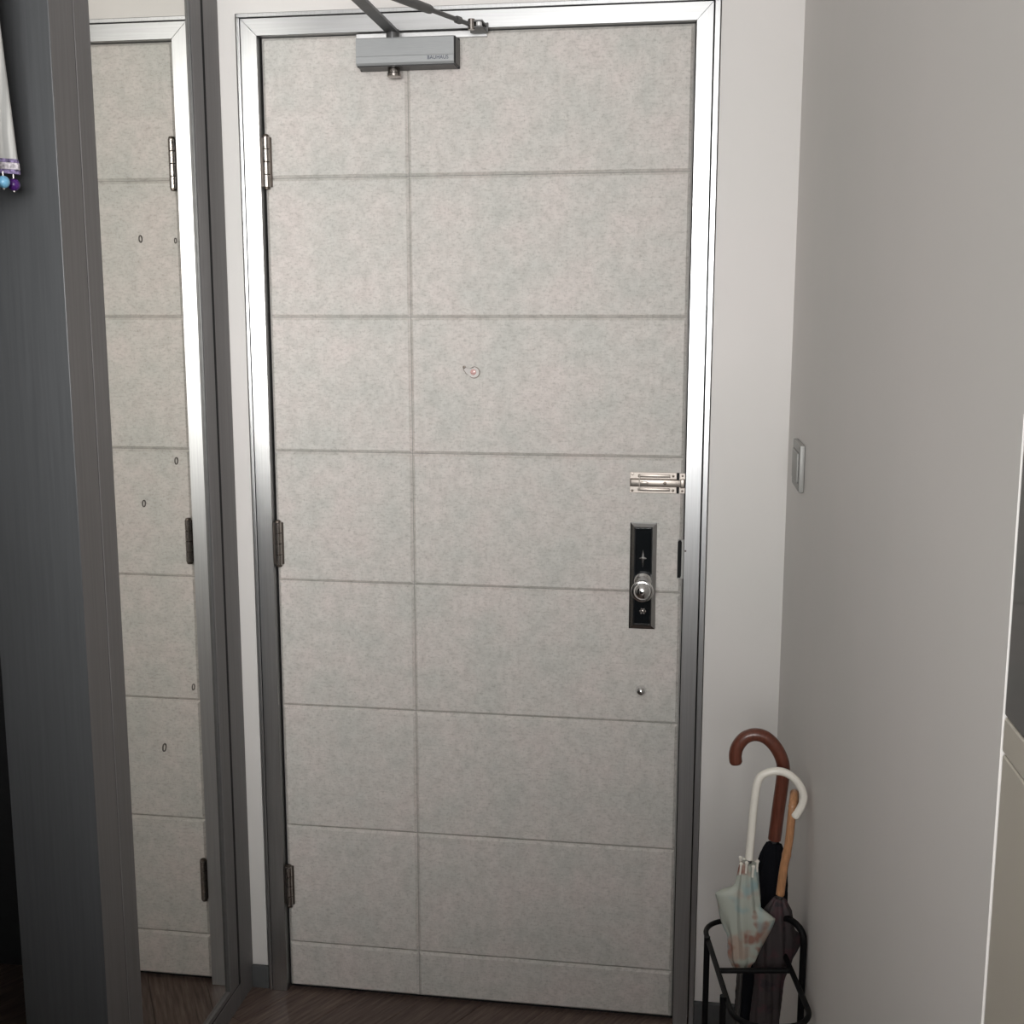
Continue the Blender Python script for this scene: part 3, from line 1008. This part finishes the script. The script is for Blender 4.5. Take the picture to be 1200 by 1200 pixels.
def umbrella(label, path, radii, mat_h, bottom, prof, folds, amp, flaps, mat_c, twist=0, tips=None, tip_mat='white_plastic', squash=0.75, nodes=0):
    path = [Vector(p) for p in path]
    Bt = Vector(bottom)
    P0 = path[0]
    u = thing('umbrella', Bt, label, 'umbrella', group='umbrellas in the stand')
    sp = spline(path, 6)
    n = len(sp)
    rr = []
    for i in range(n):
        t = i / (n - 1)
        r = radii[0] + (radii[1] - radii[0]) * t
        rr.append(r)
    if nodes:
        for q in range(1, nodes + 1):
            rr[int(n * q / (nodes + 1))] *= 1.13
    # rounded end
    dirn = (sp[-1] - sp[-2]).normalized()
    sp += [sp[-1] + dirn * rr[-1] * 0.35, sp[-1] + dirn * rr[-1] * 0.5]
    rr += [rr[-1] * 0.8, rr[-1] * 0.4]
    obj('handle', tube(bmesh.new(), sp, rr, 18), mat_h, u, smooth=True)
    down = (Bt - P0)
    L = down.length
    dn = down.normalized()
    obj('shaft', tube(bmesh.new(), [P0 - dn * 0.004, Bt - dn * 0.05], 0.0042, 12), 'steel_shaft', u, smooth=True)
    obj('ferrule', tube(bmesh.new(), [Bt - dn * 0.055, Bt - dn * 0.01, Bt - dn * 0.0035], [0.0055, 0.0045, 0.003], 14), mat_h if mat_h != 'bamboo' else 'stand_black', u, smooth=True)
    b_, d, e1, e2 = canopy(P0 + dn * 0.006, dn, prof, folds, amp, flaps, twist, squash)
    cn = obj('canopy', b_, mat_c, u, smooth=True)
    if tips:
        for q in range(tips):
            th = 2 * math.pi * q / tips + 0.3
            r = prof[0][1] * 1.08
            p = P0 + dn * (0.004 + 0.006 * (q % 2)) + e1 * r * math.cos(th) + e2 * r * math.sin(th) * 0.9
            b2 = bmesh.new()
            tube(b2, [p + dn * 0.014, p, p - dn * 0.004, p - dn * 0.006], [0.0016, 0.0018, 0.0030, 0.0012], 10)
            obj('rib_tip', b2, tip_mat, u, smooth=True)
    return u, d, e1, e2


brown = [(0.7312, 0.7118), (0.7362, 0.7699), (0.7399, 0.8083), (0.741, 0.832), (0.7366, 0.8507), (0.726, 0.869), (0.7113, 0.8823), (0.6946, 0.886), (0.6793, 0.88), (0.6687, 0.8658), (0.6651, 0.8513), (0.6662, 0.8390)]
brown = [(x, -0.60, z) for x, z in brown]
umbrella('umbrella with a thick dark brown wooden crook handle and navy canopy', brown, (0.0104, 0.0104), 'brown_wood', (0.683, -0.615, 0.0102),
         [(0, 0.0105), (0.012, 0.016), (0.05, 0.024), (0.14, 0.034), (0.30, 0.030), (0.45, 0.020), (0.62, 0.009)], 8, 0.16, [], 'navy_cloth', twist=3, squash=0.62)

white = [(0.687, 0.7151), (0.690, 0.7758), (0.6921, 0.8105), (0.6949, 0.8358), (0.6993, 0.8487), (0.7087, 0.856), (0.7223, 0.8598), (0.7361, 0.8584), (0.7491, 0.8505), (0.759, 0.8386), (0.7648, 0.8242), (0.7639, 0.8104), (0.7585, 0.7975), (0.7535, 0.7890)]
white = [(x, -0.685, z) for x, z in white]
umbrella('umbrella with a slim white crook handle and pale mint floral canopy', white, (0.0062, 0.0060), 'white_plastic', (0.662, -0.672, 0.0102),
         [(0, 0.0125), (0.03, 0.0165), (0.06, 0.0215), (0.10, 0.0235), (0.16, 0.0200), (0.178, 0.0120), (0.186, 0.0055)], 8, 0.12,
         [(180, 0.034, 0.040, 0.125, 0.42), (20, 0.026, 0.070, 0.165, 0.50), (280, 0.014, 0.05, 0.16, 0.5)], 'mint_canopy', twist=6, tips=8)

bam = [(0.7381, -0.66, 0.6476), (0.7404, -0.66, 0.6751), (0.7428, -0.66, 0.6978), (0.748, -0.66, 0.7335), (0.7506, -0.66, 0.7750), (0.7520, -0.657, 0.7930), (0.7535, -0.649, 0.8020), (0.7555, -0.638, 0.8055), (0.7575, -0.626, 0.8010), (0.7590, -0.619, 0.7890), (0.7595, -0.617, 0.7760)]
umbrella('umbrella with a bamboo handle and dark plum patterned canopy', bam, (0.0066, 0.0060), 'bamboo', (0.690, -0.648, 0.0102),
         [(0, 0.0085), (0.02, 0.020), (0.055, 0.026), (0.10, 0.026), (0.14, 0.0200), (0.22, 0.0225), (0.40, 0.018), (0.58, 0.008)], 8, 0.14,
         [(-12, 0.022, 0.052, 0.130, 0.40), (205, 0.012, 0.05, 0.15, 0.45), (300, 0.02, 0.045, 0.14, 0.5)], 'plum_canopy', twist=5, nodes=3)
